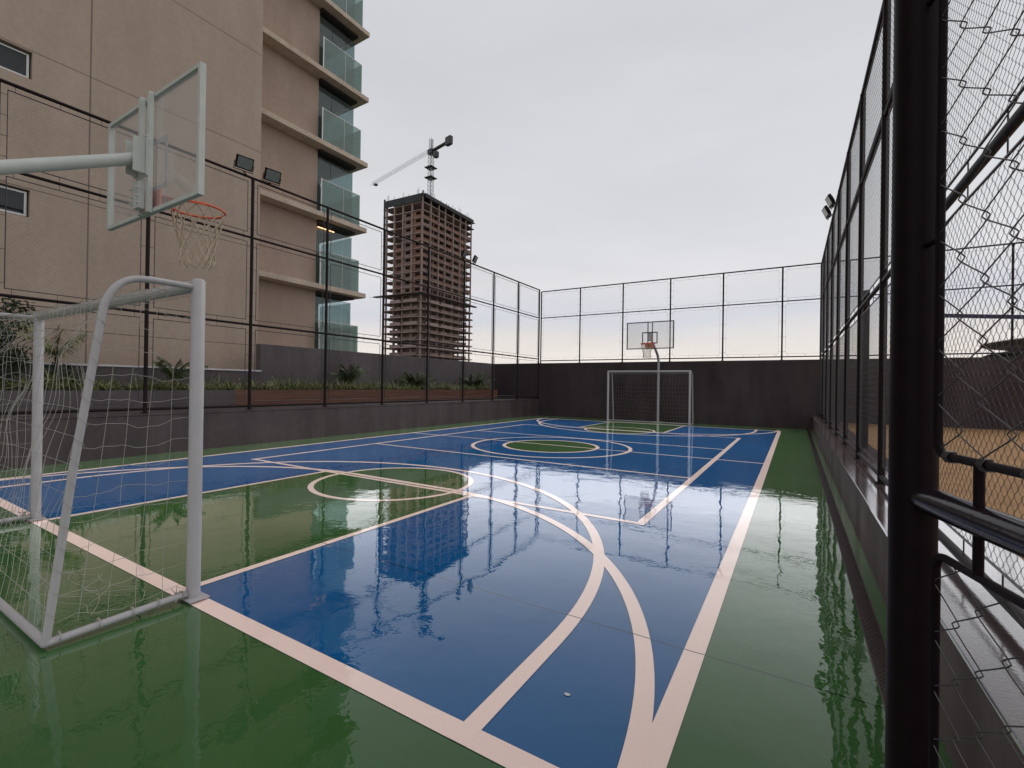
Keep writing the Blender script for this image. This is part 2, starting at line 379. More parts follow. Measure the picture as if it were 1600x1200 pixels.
# garden walls behind the left fence
b = MB(); b.box(-13.25, -13.0, 7.62, YN-.003, .80, 2.50); tag(b.build('garden_wall', m_wallg, bevel=.01), 'tall dark grey garden wall behind the palms, left of the far corner', 'wall')
t = thing('parapet_wall', 'low dark parapet with bright white coping before the beige building', 'wall', (-13.1, 3, .8))
b = MB(); b.box(-13.2, -12.96, -6, 7.60, .80, 1.70); b.build('wall_body', m_wallg, t)
b = MB(); b.box(-13.23, -12.93, -6, 7.61, 1.703, 1.745); b.build('coping', m_coping, t, bevel=.005)
t = thing('timber_planter', 'long low planter faced with reddish brown boards behind the left fence', 'planter', (-11.5, 12, .8))
b = MB(); b.box(-11.53, -11.45, 6.10, 17.6, .803, 1.215); b.build('front_board', m_planter, t)
b = MB(); b.box(-12.95, -11.54, 6.10, 17.6, .803, 1.17); b.build('soil', m_soil, t)
t = thing('masonry_planter', 'low grey rendered planter behind the left fence, beside the near goal', 'planter', (-11.5, 1, .8))
b = MB(); b.box(-11.53, -11.44, -6, 6.095, .803, 1.205); b.build('front_wall', m_wallg, t)
b = MB(); b.box(-12.95, -11.54, -6, 6.095, .803, 1.17); b.build('soil', m_soil, t)

# ------------------------------------------------------------------ chain link and fences
def chain(mb, f, W_, H_, c, r, n=3, ov=.0022, dep=.0016, cv=None):
    """woven diamond mesh: f maps (u, v, depth) to a point; zigzag wires hook into their neighbours"""
    nw = max(2, int(round(W_/(c/2)))); cw = W_/nw; nh = max(2, int(round(H_/((cv or c)/2)))); ch = H_/nh
    for j in range(nw):
        pts = []
        if cv:
            N_ = 8
            for k in range(nh*N_+1):
                x = (k/N_+j)*PI; fq = -math.asin(.982*math.cos(x))/math.asin(.982); u = (j+.5)*cw+fq*(cw/2+ov); v = k/N_*ch
                du_ = noise.noise(Vector((u*4, v*4, 1.3)))*.010; dv_ = noise.noise(Vector((u*5, v*3, 7.7)))*.010
                pts.append(f(min(max(u+du_, 0), W_), min(max(v+dv_, 0), H_), dep*fq))
            mb.tube(pts, r, n, cap=False); continue
        for k in range(nh+1):
            right = (k+j) % 2 == 1
            u = (j+1)*cw+ov if right else j*cw-ov
            u = min(max(u, 0), W_)
            pts.append(f(u, k*ch, dep*(1 if right else -1)))
        mb.tube(pts, r, n, cap=False)
def panel(f, W_, H_, ins=.11, c=.072, r=.0011, rod=.0105, fine=3):
    """one mesh bay: rod frame held off the posts by little ties, chain link laced to it"""
    mb = MB()
    q = lambda u, v, d=0: f(u, v, d)
    mb.tube([q(ins, ins), q(W_-ins, ins), q(W_-ins, H_-ins), q(ins, H_-ins)], rod, 5, closed=True)
    for k in range(4):
        v = ins+.08+(H_-2*ins-.16)*k/3
        mb.tube([q(0, v), q(ins, v)], .0045, 4, cap=False); mb.tube([q(W_, v), q(W_-ins, v)], .0035, 4, cap=False)
        u = ins+.08+(W_-2*ins-.16)*k/3
        mb.tube([q(u, 0), q(u, ins)], .0035, 4, cap=False); mb.tube([q(u, H_), q(u, H_-ins)], .0035, 4, cap=False)
    chain(mb, lambda u, v, d: q(u+ins, v+ins, d), W_-2*ins, H_-2*ins, c, r, fine)
    return mb
def fence(name, label, org, du, n, step, zb, levels, rp=.028, rr=.020, slope=None, wires=True, rod=.0105, wr=.0011):
    """org: base of first post; du: unit direction; levels: heights of the rails (lowest first)"""
    t = thing(name, label, 'fence', org); org = Vector(org); du = Vector(du); nrm = Vector((-du.y, du.x, 0))
    zl = (lambda s, z: z) if slope is None else slope
    L_ = n*step; top = levels[-1]
    proto = None
    for i in range(n+1):
        s = i*step; p = org+du*s; h = zl(s, top)-zb
        m = MB(); m.tube([(0, 0, zb-org.z), (0, 0, zb+h-org.z)], rp, 10); m.box(-.06, .06, -.06, .06, zb-org.z, zb-org.z+.008)
        if slope is None and proto is not None:
            o = proto.copy(); COL.objects.link(o); o.location = du*s
        else:
            o = m.build('post', m_fence, smooth=True); o.parent = t; o.location = du*s
            proto = o
        o.parent = t
    for z in levels:
        m = MB(); m.tube([org+du*(L_*k/8)+Vector((0, 0, zl(L_*k/8, z)-org.z)) for k in range(9)], rr if z != levels[-1] else rr*1.15, 8)
        m.build('rail', m_fence, t, smooth=True)
    if wires:
        for a, c in zip(levels, levels[1:]):
            me = None
            for i in range(n):
                if slope is None:
                    if me is None:
                        mb = panel(lambda u, v, d: du*(u)+nrm*d+Vector((0, 0, v)), step, c-a, r=wr, rod=rod); o = mb.build('mesh_panel', m_wire); me = o
                    else: o = me.copy(); COL.objects.link(o)
                    o.parent = t; o.location = du*(i*step)+Vector((0, 0, a-org.z))
                else:
                    s0 = i*step
                    def f(u, v, d, s0=s0, a=a, c=c):
                        s = s0+u; za, zc = zl(s, a), zl(s, c)
                        return org+du*s+nrm*d+Vector((0, 0, za+(zc-za)*v/(c-a)-org.z))
                    mb = panel(f, step, c-a, r=wr, rod=rod); mb.build('mesh_panel', m_wire, t)
    return t
fence('court_fence', 'long dark chain link fence on the low left wall', (-10.5, 19.70-1.97*12, .80), (0, 1, 0), 12, 1.97, .80, (.87, 2.70, 4.66, 6.0), wr=.0007, rp=.034, rr=.026)
fence('court_fence', 'dark chain link fence on the wall at the far end, behind the distant hoop', (-10.44, 19.80, 2.50), (1, 0, 0), 12, 2.0, 2.50, (2.62, 4.66, 5.92), rod=.004, rp=.030, rr=.022)
XF = .75
def zs(s, z):
    y = -2.0+s; k = (y-3)/16.8
    if z < 1: return z
    if z < 3: return 2.52+.06*k
    if z < 5: return 4.13+.45*k
    return 5.33+.55*k
fence('court_fence', 'dark chain link fence on the right kerb wall, beside the sand', (XF, -2.0+.08, .485), (0, 1, 0), 11, 1.97, .485, (.56, 2.6, 4.5, 5.8), rp=.034, rr=.024, slope=zs, wr=.0012, rod=.008)

# ------------------------------------------------------------------ floodlights
def floodlight(label, loc, aim, arm, wd=.34, ht=.25):
    """loc: middle of head; aim: angle the glass faces (deg from +x); arm: offset from head back to its clamp"""
    t = thing('floodlight', label, 'floodlight', loc, 'floodlights clamped to the fences')
    a = R(aim); d = Vector((math.cos(a), math.sin(a), -.45)).normalized(); s = Vector((-math.sin(a), math.cos(a), 0)); u = d.cross(s)*-1
    if u.z < 0: u = -u
    def B(w_, h_, d0, d1, name, m, par=t):
        o = MB().obox(d*d0-s*w_/2-u*h_/2, s*w_, u*h_, d*(d1-d0)).build(name, m, bevel=.006); o.parent = par; return o
    B(wd, ht, -.03, .03, 'housing', m_dark); B(wd-.05, ht-.05, .028, .036, 'lens', m_lamp); B(wd*.6, ht*.6, -.06, -.032, 'heat_sink', m_dark)
    m = MB(); ax = Vector(arm)
    m.tube([s*(wd/2+.02)+u*.0, s*(wd/2+.02)-u*(ht/2+.03), -s*(wd/2+.02)-u*(ht/2+.03), -s*(wd/2+.02)], .010, 6)
    m.tube([-u*(ht/2+.03), ax], .013, 6)
    o = m.build('bracket', m_dark); o.parent = t
    return t
floodlight('left floodlight of the nearer pair, on the fence before the beige building', (-10.40, 5.66, 6.22), -8, (-.08, .1, -.22), .35, .27)
floodlight('right floodlight of the nearer pair, on the fence before the beige building', (-10.40, 6.30, 6.19), -8, (-.08, -.1, -.2), .35, .27)
floodlight('left floodlight of the farther pair, on the fence before the unfinished tower', (-10.40, 13.62, 6.20), 20, (-.08, .1, -.2))
floodlight('right floodlight of the farther pair, against open sky just right of the tower', (-10.40, 14.30, 6.17), 20, (-.08, -.1, -.2))
floodlight('upper grey floodlight on a long arm at the top of the right fence', (.66, 13.4, 5.93), 188, (.12, .3, -.08))
floodlight('lower grey floodlight on a long arm at the top of the right fence', (.62, 14.1, 5.90), 188, (.14, -.2, -.12))

# ------------------------------------------------------------------ goals
def goal(label, cx, yf, back, loc_seed, det=1):
    """back = +1: net extends to -y (near goal); -1: to +y"""
    random.seed(loc_seed)
    hw = 1.58; t = thing('goal', label, 'goal', (cx, yf, 0), 'white futsal goals'); H = 2.04
    def Q(x, y, z): return (cx+x, yf-back*y, z)
    for s in (-1, 1):
        m = MB(); m.tube([Q(s*hw, 0, .012), Q(s*hw, 0, H+.028), Q(s*hw, 0, H+.040)], [.040, .040, .028], 20)
        m.build('post', m_white, t, smooth=True)
        m = MB(); m.box(cx+s*hw-.09, cx+s*hw+.09, yf-.06, yf+.06, .014, .022); m.build('base_plate', m_white, t, bevel=.003)
        path = [Q(s*hw, .0, H-.015), Q(s*hw, .25, H-.015)]+bez(Q(s*hw, .30, H-.02), Q(s*hw, .44, H-.03), Q(s*hw, .485, 1.83), 10)+[Q(s*hw, .60, .95), Q(s*hw, .70, .03)]
        m = MB(); m.tube(path, .020, 12); m.build('rear_stay', m_white, t, smooth=True)
        m = MB(); m.tube([Q(s*hw, .04, .05), Q(s*hw, .70, .035)], .021, 10); m.build('ground_bar', m_white, t, smooth=True)
    m = MB(); m.tube([Q(-hw+.035, 0, H), Q(hw-.035, 0, H)], .038, 18); m.build('crossbar', m_white, t, smooth=True)
    m = MB(); m.tube([Q(-hw, .70, .035), Q(hw, .70, .035)], .021, 10); m.build('rear_ground_bar', m_white, t, smooth=True)
    # net
    m = MB(); r = .0014 if det else .0010
    prof = [(0.0, 2.0), (.22, 2.0), (.42, 1.96), (.49, 1.80), (.52, 1.6), (.57, 1.2), (.62, .8), (.66, .4), (.68, .06)]
    def back_pt(u, v):      # u 0..1 across, v 0..1 along the profile from the crossbar to the ground
        k = v*(len(prof)-1); i = min(int(k), len(prof)-2); f = k-i
        y = prof[i][0]*(1-f)+prof[i+1][0]*f; z = prof[i][1]*(1-f)+prof[i+1][1]*f
        nz = noise.noise(Vector((u*6, v*7, loc_seed)))*.09*math.sin(PI*min(1, v*1.05)); nx = noise.noise(Vector((u*9, v*9, loc_seed+7)))*.05
        sag = .16*math.sin(PI*min(1, v))*math.sin(PI*u)
        return Q(-hw+.03+(2*hw-.06)*u+nx, y-sag*.7+nz, max(.03, z-.05*sag-.02+nz*.5))
    nu, nv = (27, 20)
    for i in range(nu+1): m.tube([back_pt(i/nu, j/40) for j in range(41)], r, 4, cap=False)
    for j in range(nv+1): m.tube([back_pt(i/54, j/nv) for i in range(55)], r, 4, cap=False)
    # sides
    for s in (-1, 1):
        def side(u, v):     # u 0 = post, 1 = stay ; v 0 = top
            z = 1.97-v*1.90
            yb = .49+(1.83-z)*.12 if z < 1.83 else .30+.19*max(0, (2.0-z)/.17)
            drape = (-.05*abs(math.sin(PI*u*5))*(.55+.9*noise.noise(Vector((int(u*5)*3.1, round(v*14.4)*1.7, s))))+.16*noise.noise(Vector((u*2.2, v*3.5, s+loc_seed))))*min(1, 6*u*(1-u))
            bulge = s*(.05*noise.noise(Vector((u*3, v*4, s*3)))-.03)*math.sin(PI*u)
            return Q(s*hw+bulge+noise.noise(Vector((v*6, u*4, 2)))*.03*(1-abs(2*u-1)), .03+(yb-.03)*u, z+drape*.45)
        for i in range(1, 5): m.tube([side(i/5, j/30) for j in range(31)], r, 4, cap=False)
        for j in range(1, 15): m.tube([side(i/16, j/14.4) for i in range(17)], r, 4, cap=False)
        # lacing spiralled round the stay and the post
        for (u0, n_, rad) in ((1, 17, .0262),):
            pts = []
            for k in range(n_*6):
                v = k/(n_*6); q = Vector(side(u0, v)); a = k*PI/3
                if u0 == 0: q = Vector(Q(s*hw, 0, q.z))
                pts.append(q+Vector((math.cos(a)*rad, math.sin(a)*rad, 0)))
            m.tube(pts, r, 4, cap=False)
    # lacing round the crossbar
    pts = []
    for k in range(28*6):
        u = k/(168); a = k*PI/3; pts.append(Vector(Q(-hw+.1+(2*hw-.2)*u, 0, H))+Vector((0, math.cos(a), math.sin(a)))*.045)
    m.tube(pts, r, 4, cap=False)
    for s in (-1, 1):       # knots on the ground bars and foot
        for k in range(5):
            c = Vector(Q(s*hw, .06+.14*k+random.uniform(-.03, .03), .05)); m.tube([c+Vector((math.cos(a)*.028, 0, math.sin(a)*.028)) for a in [x*PI/4 for x in range(8)]], .0035, 5, closed=True)
        c0 = Vector(Q(s*hw, .08, .05))
        for k in range(9):
            d = [Vector((random.gauss(0, .03), random.gauss(0, .025), random.uniform(-.03, .06))) for _ in range(3)]
            m.tube([c0+d[0], c0+d[1], c0+d[2]], .0028, 4, cap=False)
    # loose folds of net lying inside
    for k in range(14 if det else 4):
        x = random.uniform(-hw+.1, hw-.7); y = random.uniform(.2, .5)
        A_, B_, ph = random.uniform(.03, .10), random.uniform(-.2, .2), random.uniform(0, 6); m.tube([Q(x+.035*i, y+A_*math.sin(ph+i*.33)+B_*.02*i, .018+.012*(1+math.sin(ph*2+i*.5))) for i in range(17)], r, 4, cap=False)
    m.build('net', m_net, t)
    return t
goal('near white metal goal with sagging net on the pink base line at left', -4.91, 1.53, 1, 1)
goal('distant small white goal with a net in front of the far wall', -4.93, 18.25, -1, 5, 0)

# ------------------------------------------------------------------ basketball hoops
def hoop(label, cx, yb, dr, mfr, ypole):
    """dr=+1: board faces +y"""
    t = thing('basketball_hoop', label, 'basketball hoop', (cx, ypole, 0), 'basketball hoops at both ends of the court')
    Q = lambda x, y, z: (cx+x, yb+dr*y, z)
    py = (ypole-yb)*dr
    m = MB(); pts = [Q(0, py, .0), Q(0, py, 2.25)]+bez(Q(0, py, 2.35), Q(0, py, 2.62), Q(0, py+.28, 2.80), 8)+[Q(0, -.10, 3.36)]
    m.tube(pts, .050, 20); m.tube([Q(0, -.115, 3.36), Q(0, -.10, 3.36)], .058, 20)
    m.build('pole', m_white if dr < 0 else m_hoop, t, smooth=True)
    m = MB(); m.box(cx-.16, cx+.16, ypole-.16, ypole+.16, 0.012, .024); m.build('base_plate', m_hoop, t, bevel=.004)
    # board
    z0, z1, hw = 2.90, 3.95, .90
    bd = MB(); a, c = sorted((yb-.006, yb+.006)); bd.box(cx-hw+.03, cx+hw-.03, a, c, z0+.03, z1-.03)
    board = bd.build('backboard', g_board, t)
    fr = MB(); a, c = sorted((yb-.022, yb+.022))
    fr.box(cx-hw, cx-hw+.036, a, c, z0, z1); fr.box(cx+hw-.036, cx+hw, a, c, z0, z1)
    fr.box(cx-hw+.037, cx+hw-.037, a+.002, c-.002, z0, z0+.034); fr.box(cx-hw+.037, cx+hw-.037, a+.002, c-.002, z1-.034, z1)
    f = fr.build('board_frame', mfr, board); f.location = (0, 0, 0)
    f.matrix_parent_inverse = Matrix()
    # target square on the glass
    sq = MB(); yq = yb+dr*.009; a, c = sorted((yq-.002, yq+.002))
    for (xa, xb, za, zb_) in ((-.295, -.255, 3.10, 3.55), (.255, .295, 3.10, 3.55), (-.254, .254, 3.10, 3.14), (-.254, .254, 3.51, 3.55)):
        sq.box(cx+xa, cx+xb, a, c, za, zb_)
    f = sq.build('target_square', mfr if dr < 0 else m_white, board); f.location = (0, 0, 0)
    # uprights and bracket behind the board
    m = MB()
    for x in (-.085, .085):
        a, c = sorted((yb-dr*.024, yb-dr*.060)); m.box(cx+x-.02, cx+x+.02, a, c, z0-.01, z1-.002)
    m.build('upright', mfr, t)
    m = MB(); a, c = sorted((yb-dr*.062, yb-dr*.072)); m.box(cx-.11, cx+.11, a, c, 3.20, 3.56)
    a, c = sorted((yb-dr*.073, yb-dr*.16)); m.box(cx-.08, cx-.068, a, c, 3.22, 3.52); m.box(cx+.068, cx+.08, a, c, 3.22, 3.52)
    for x in (-.095, .095):
        for z in (3.22, 3.54): m.tube([Q(x, -.073, z), Q(x, -.10, z)], .009, 6)
    m.build('arm_bracket', m_hoop if dr > 0 else m_white, t, bevel=.003)
    m = MB(); a, c = sorted((yb-dr*.062, yb-dr*.11)); m.box(cx-.05, cx+.05, a, c, 2.92, 3.155)
    for z in (2.96, 3.02, 3.09): m.tube([Q(-.055, -.11, z), Q(-.055, -.135, z)], .009, 6); m.tube([Q(.055, -.11, z), Q(.055, -.135, z)], .009, 6)
    m.build('rim_bracket', m_hoop if dr > 0 else m_white, t)
    # rim
    rz = 3.07; rc = .39
    m = MB(); a, c = sorted((yb+dr*.008, yb+dr*.018)); m.box(cx-.17, cx+.17, a, c, 2.95, 3.14)
    m.prism([(cx-.10, yb+dr*.019), (cx+.10, yb+dr*.019), (cx+.14, yb+dr*.155), (cx-.14, yb+dr*.155)][::dr], rz-.006, rz+.004)
    m.tube([Q(math.sin(a)*.225, rc-math.cos(a)*.225, rz) for a in [2*PI*i/40 for i in range(40)]], .0115, 8, closed=True)
    m.tube([Q(math.sin(a)*.243, rc-math.cos(a)*.243, rz-.012) for a in [2*PI*i/40 for i in range(31, 50)]], .006, 6)
    m.tube([Q(-.09, .02, 2.95), Q(-.15, .20, rz-.01)], .007, 6); m.tube([Q(.09, .02, 2.95), Q(.15, .20, rz-.01)], .007, 6)
    m.build('rim', m_orange, t, smooth=True)
    m = MB(); ns = 12; rows = 7; random.seed(11)
    radf = [.225, .208, .182, .160, .145, .138, .140, .145]
    zf = [0, .085, .17, .25, .325, .40, .47, .535]
    jit = [[(random.gauss(0, .006), random.gauss(0, .006), random.gauss(0, .008)) for _ in range(ns*2)] for _ in range(rows+1)]
    def node(row, k):       # k in half steps
        a = 2*PI*(k % (2*ns))/(2*ns); j = jit[row][k % (2*ns)]
        return Vector(Q(math.sin(a)*radf[row]+j[0], rc-math.cos(a)*radf[row]+j[1], rz-.012-zf[row]+(j[2] if row else 0)))
    for k in range(0, 2*ns, 2):
        for row in range(rows):
            k0 = k+(row % 2)
            m.tube([node(row, k0), node(row+1, k0+1)], .0052, 5); m.tube([node(row, k0), node(row+1, k0-1)], .0052, 5)
    m.build('net', m_hnet, t)
    return t
hoop('near basketball hoop, clear board and orange rim, arm entering at left', -4.95, 1.87, 1, m_hoop, .38)
hoop('distant basketball hoop with a dark outlined, backlit clear board above the far goal', -4.80, 18.05, -1, m_backlit_frame, 19.45)

# ------------------------------------------------------------------ gate at the right
GP = Vector((.239, 1.432, 0)); GD = Vector((math.sin(R(15.2)), -math.cos(R(15.2)), 0)); GN = Vector((-GD.y, GD.x, 0))
t = thing('gate', 'large black tubular gate with wide chain link mesh standing close at the right edge', 'gate', GP)
m = MB(); m.tube([GP+Vector((0, 0, -.02)), GP+Vector((0, 0, 5.4))], .0455, 28); m.build('post', m_dark, t, smooth=True)
G = lambda s, z, d=0: GP+GD*s+GN*d+Vector((0, 0, z))
def at_gate(px, py):
    """point of the gate plane seen at that place of the photograph (used once to size the frame)"""
    d = fw+rt2*((px-800)/FPX)+up2*((600-py)/FPX); o = Vector((0, 0, CH))
    k = (GP-o).dot(GN)/d.dot(GN); p = o+d*k; return (p-GP).dot(GD), p.z
zr = at_gate(1520, 811)[1]; s_st = at_gate(1469, 400)[0]; zf_ = at_gate(1480, 713)[1]; zl_ = at_gate(1465, 866)[1]; s_lo = at_gate(1461, 1000)[0]; s_stub = at_gate(1530, 750)[0]
GE = 1.45
m = MB(); m.tube([G(-.015, zr, .004), G(GE, zr, .004)], .0300, 24); m.build('rail', m_rail, t, smooth=True)
m = MB(); m.tube([G(GE, 0.02), G(GE, 2.6)], .0300, 20); m.build('end_post', m_dark, t, smooth=True)
r_ = .0085
m = MB()
c_ = .03
def rounded(s0, s1, z0, z1, rr=.03):
    P = []
    for (sa, za, a0) in ((s0+rr, z0+rr, 180), (s1-rr, z0+rr, 270), (s1-rr, z1-rr, 0), (s0+rr, z1-rr, 90)):
        for k in range(5):
            a = R(a0+22.5*k); P.append(G(sa+rr*math.cos(a), za+rr*math.sin(a)))
    return P
s_e = GE-.06
fr1 = MB(); fr1.tube(rounded(s_st, s_e, zf_, 2.52), r_, 12, closed=True); o1 = fr1.build('mesh_frame', m_dark, t, smooth=True)
fr2 = MB(); fr2.tube(rounded(s_lo, s_e, .10, zl_), r_, 12, closed=True); o2 = fr2.build('mesh_frame', m_dark, t, smooth=True)
for (za, zb_) in ((zr, zf_), (zl_, zr)):
    for s in (s_stub, s_stub+.52):
        st = MB(); st.tube([G(s, za), G(s, zb_)], .0085, 10); st.build('stub', m_dark, t, smooth=True)
for z in (.5, 1.75, 2.3):
    s0 = s_st if z > 1 else s_lo
    st = MB(); st.tube([G(.03, z), G(s0, z)], .006, 8); st.build('hinge_tie', m_dark, t)
c1 = MB(); chain(c1, lambda u, v, d: G(s_st+.004+u, zf_+.004+v, d), s_e-s_st, 2.51-zf_, .134, .0014, 6, ov=.0042, dep=.004, cv=.116); c1.build('chain_link', m_galv, o1, smooth='all')
c2 = MB(); chain(c2, lambda u, v, d: G(s_lo+.004+u, .105+v, d), s_e-s_lo, zl_-.11, .134, .0014, 6, ov=.0042, dep=.004, cv=.116); c2.build('chain_link', m_galv, o2, smooth='all')
for ch, pr in ((bpy.data.objects[x.name], p_) for p_ in (o1, o2) for x in p_.children): ch.location = (0, 0, 0)
m = MB(); random.seed(4)     # wire twisted round the frame
for (s, z) in ((s_st+.035+.052*0, zf_), (s_st+.14, zf_), (s_st+.25, zf_), (s_st+.36, zf_)):
    for k in range(3):
        s2 = s+.006*k; m = MB() if k == 0 else m; m.tube([G(s2+.001*a, z+.012*math.sin(a*PI/3), .012*math.cos(a*PI/3)) for a in range(7)], .0018, 5)
    m.build('tie_wire', m_galv, t)

# ------------------------------------------------------------------ beach volleyball net on the sand court
t = thing('volleyball_net', 'beach volleyball net with a dark navy band strung over the sand beyond the gate', 'net', (1.0, 9.5, .3))
m = MB(); m.tube([(.98, 9.52, .3), (.98, 9.52, 3.06)], .045, 14); m.build('pole', m_dark, t, smooth=True)
m = MB(); m.tube([(9.9, 9.52, .3), (9.9, 9.52, 3.06)], .045, 14); m.build('pole', m_dark, t, smooth=True)
m = MB(); P = [(1.75+7.4*k/12, 9.5, 2.60-.22*math.sin(PI*k/12)) for k in range(13)]
for a, b_ in zip(P, P[1:]): m.poly([(a[0], a[1], a[2]-.03), (b_[0], b_[1], b_[2]-.03), (b_[0], b_[1], b_[2]+.03), (a[0], a[1], a[2]+.03)])
m.v = m.v; ob = m.build('top_band', m_net_band, t); sd = ob.modifiers.new('thickness', 'SOLIDIFY'); sd.thickness = .008
m = MB(); m.tube([(.98, 9.5, 2.98), P[0]], .005, 5); m.tube([P[-1], (9.9, 9.5, 2.98)], .005, 5)
m.build('cord', m_wire, t)
m = MB()
for k in range(75):
    x = 1.76+k*.1; q = (x-1.75)/7.4; zt = 2.57-.22*math.sin(PI*min(1, q)); m.tube([(x, 9.5, zt), (x, 9.5, zt-.95)], .0008, 3, cap=False)
for k in range(10): m.tube([(1.75+7.4*i/12, 9.5, 2.57-.22*math.sin(PI*i/12)-.1*k) for i in range(13)], .0008, 3, cap=False)
m.build('mesh', m_wire, t)

# ------------------------------------------------------------------ apartment building at the left
t = thing('apartment_building', 'large beige rendered apartment block with stacked glass balconies at the left', 'building', (-16, 6, 0))
XM = -14.2
b = MB(); HB = 46
# main block built as strips round the two rows of window openings
wy0, wy1 = 1.75, 3.17
rows = [(2.52+2.985*k-.61, 2.52+2.985*k-.02) for k in range(1, 14)]
b.box(-27, XM, -16, wy0, -14, HB); b.box(-27, XM, wy1, 8.22, -14, HB); b.box(-27, XM-.35, wy0+.0, wy1, -14, HB)
zc = -14
for (a, c) in rows:
    b.box(XM-.349, XM, wy0+.001, wy1-.001, zc, a); zc = c
b.box(XM-.349, XM, wy0+.001, wy1-.001, zc, HB)
b.build('wall', m_beige, t)
for (a, c) in rows:
    f = MB(); x = XM-.12
    f.box(x-.02, x+.03, wy0+.03, wy1-.03, a+.03, a+.07); f.box(x-.02, x+.03, wy0+.03, wy1-.03, c-.07, c-.03)
    f.box(x-.018, x+.028, wy0+.03, wy0+.07, a+.071, c-.071); f.box(x-.018, x+.028, wy1-.07, wy1-.03, a+.071, c-.071); f.box(x-.016, x+.026, 2.44, 2.48, a+.071, c-.071)
    o = f.build('window', m_metal, t)
    pn = MB(); pn.box(x-.004, x+.004, wy0+.071, wy1-.071, a+.072, c-.072); p_ = pn.build('pane', g_dark, o); p_.location = (0, 0, 0)
    bk = MB(); bk.box(XM-.345, XM-.335, wy0+.002, wy1-.002, a, c); bk.build('dark_backing', m_shadow, t)  # near-black sheet closing the window opening behind the pane
# recessed wall and balconies
XS = -16.72; YS = 14.62; YWe = 12.42
b = MB(); b.box(-27, XS-.55, 8.22, YWe, -14, HB); b.build('recessed_wall', m_beige2, t)
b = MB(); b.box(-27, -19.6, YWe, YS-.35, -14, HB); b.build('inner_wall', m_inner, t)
NF = 15
for k in range(-1, NF):
    zt = 5.48+2.97*(k-1)      # slab top
    b = MB(); b.prism([(-23.5, 8.221), (XS, 8.221), (XS, YS), (-17.8, YS+.02), (-23.5, YS)], zt-.20, zt)
    b.build('balcony_slab', m_slab, t, bevel=.012)
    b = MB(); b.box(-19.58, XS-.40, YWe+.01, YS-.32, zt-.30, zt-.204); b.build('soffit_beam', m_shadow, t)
    if k < NF-1:
        gp = MB(); xr = XS-.30
        rl = MB(); rl.box(xr-.012, xr+.012, YWe+.0, YWe+.05, zt+.005, zt+1.52); rl.box(xr-.012, xr+.012, YWe+.051, YS-.18, zt+1.475, zt+1.50); rl.box(xr-.012, xr+.012, 13.53, 13.545, zt+.005, zt+1.47)
        rl.box(-19.3, xr-.013, YS-.19, YS-.17, zt+1.475, zt+1.50)
        ro = rl.build('railing', m_metal, t)
        gp.box(xr-.006, xr+.006, YWe+.052, 13.528, zt-.10, zt+1.47); gp.box(xr-.006, xr+.006, 13.547, YS-.17, zt-.10, zt+1.47)
        gp.box(-19.3, xr-.02, YS-.186, YS-.174, zt-.10, zt+1.47)
        p_ = gp.build('glass_panel', g_rail, ro); p_.location = (0, 0, 0)
        wd = MB(); xg = XS-.62
        for (ya, yb2) in ((YWe+.02, 13.1), (13.12, 13.8), (13.82, YS-.33)): wd.box(xg-.005, xg+.005, ya, yb2, zt+.0, zt+2.54)
        wd.box(-19.5, xg-.02, YS-.335, YS-.325, zt+.0, zt+2.54)
        wd.build('glazing', g_win, t)
        cu = MB(); n_ = 10
        wv = [.0, .28, .40, .45, .48, .46, .40, .36, .30, .22, .16]
        P1 = [(YWe+.02, zt+.02+2.35*i/n_) for i in range(n_+1)]; 
        for i in range(n_):
            y1 = YWe+.12+wv[i]*.55; y2 = YWe+.12+wv[i+1]*.55; z1_ = zt+.02+1.45*i/n_; z2_ = zt+.02+1.45*(i+1)/n_
            if k != 1 or True: cu.poly([(xg-.05, YWe+.02, z1_), (xg-.05, y1, z1_), (xg-.05, y2, z2_), (xg-.05, YWe+.02, z2_)])
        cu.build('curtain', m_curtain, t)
b = MB(); zt = 5.48+2.97; b.box(XS-.52, XS-.48, YWe+.02, 13.25, zt-.50, zt-.47); b.build('light_strip', m_led, t)

# ------------------------------------------------------------------ unfinished tower
def cw(x, d, z=0): return Vector((rt.x*x-math.sin(_y)*d, rt.y*x+math.cos(_y)*d, z))   # metres right of / ahead of the observer
TC = cw(-36.2, 183.5); TA = R(29)
e1 = (cw(math.sin(TA), math.cos(TA))).normalized()       # along the long right face
e2 = (cw(-math.cos(TA), math.sin(TA))).normalized()      # along the short left face
LR, LL = 34.0, 19.0
t = thing('unfinished_tower', 'tall unfinished concrete tower with bare floors and brown block infill beyond the fence', 'building', TC)
TP = lambda a, b_, z: TC+e1*a+e2*b_+Vector((0, 0, z))
def tb(mb, a0, a1, b0, b1, z0, z1, mi=0): mb.obox(TP(a0, b0, z0), e1*(a1-a0), e2*(b1-b0), Vector((0, 0, z1-z0)), mi)
FH = 3.02; ZB = 37.2; ZT = 76.2
random.seed(21)
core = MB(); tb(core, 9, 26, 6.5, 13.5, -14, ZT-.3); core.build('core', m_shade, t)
nlow = int((ZB+14)/FH); nup = 13
colA = [0, 5.0, 10.2, 14.6, 20.2, 25.4, 29.6, 34.0]; colB = [0, 5.2, 10.0, 14.6, 19.0]
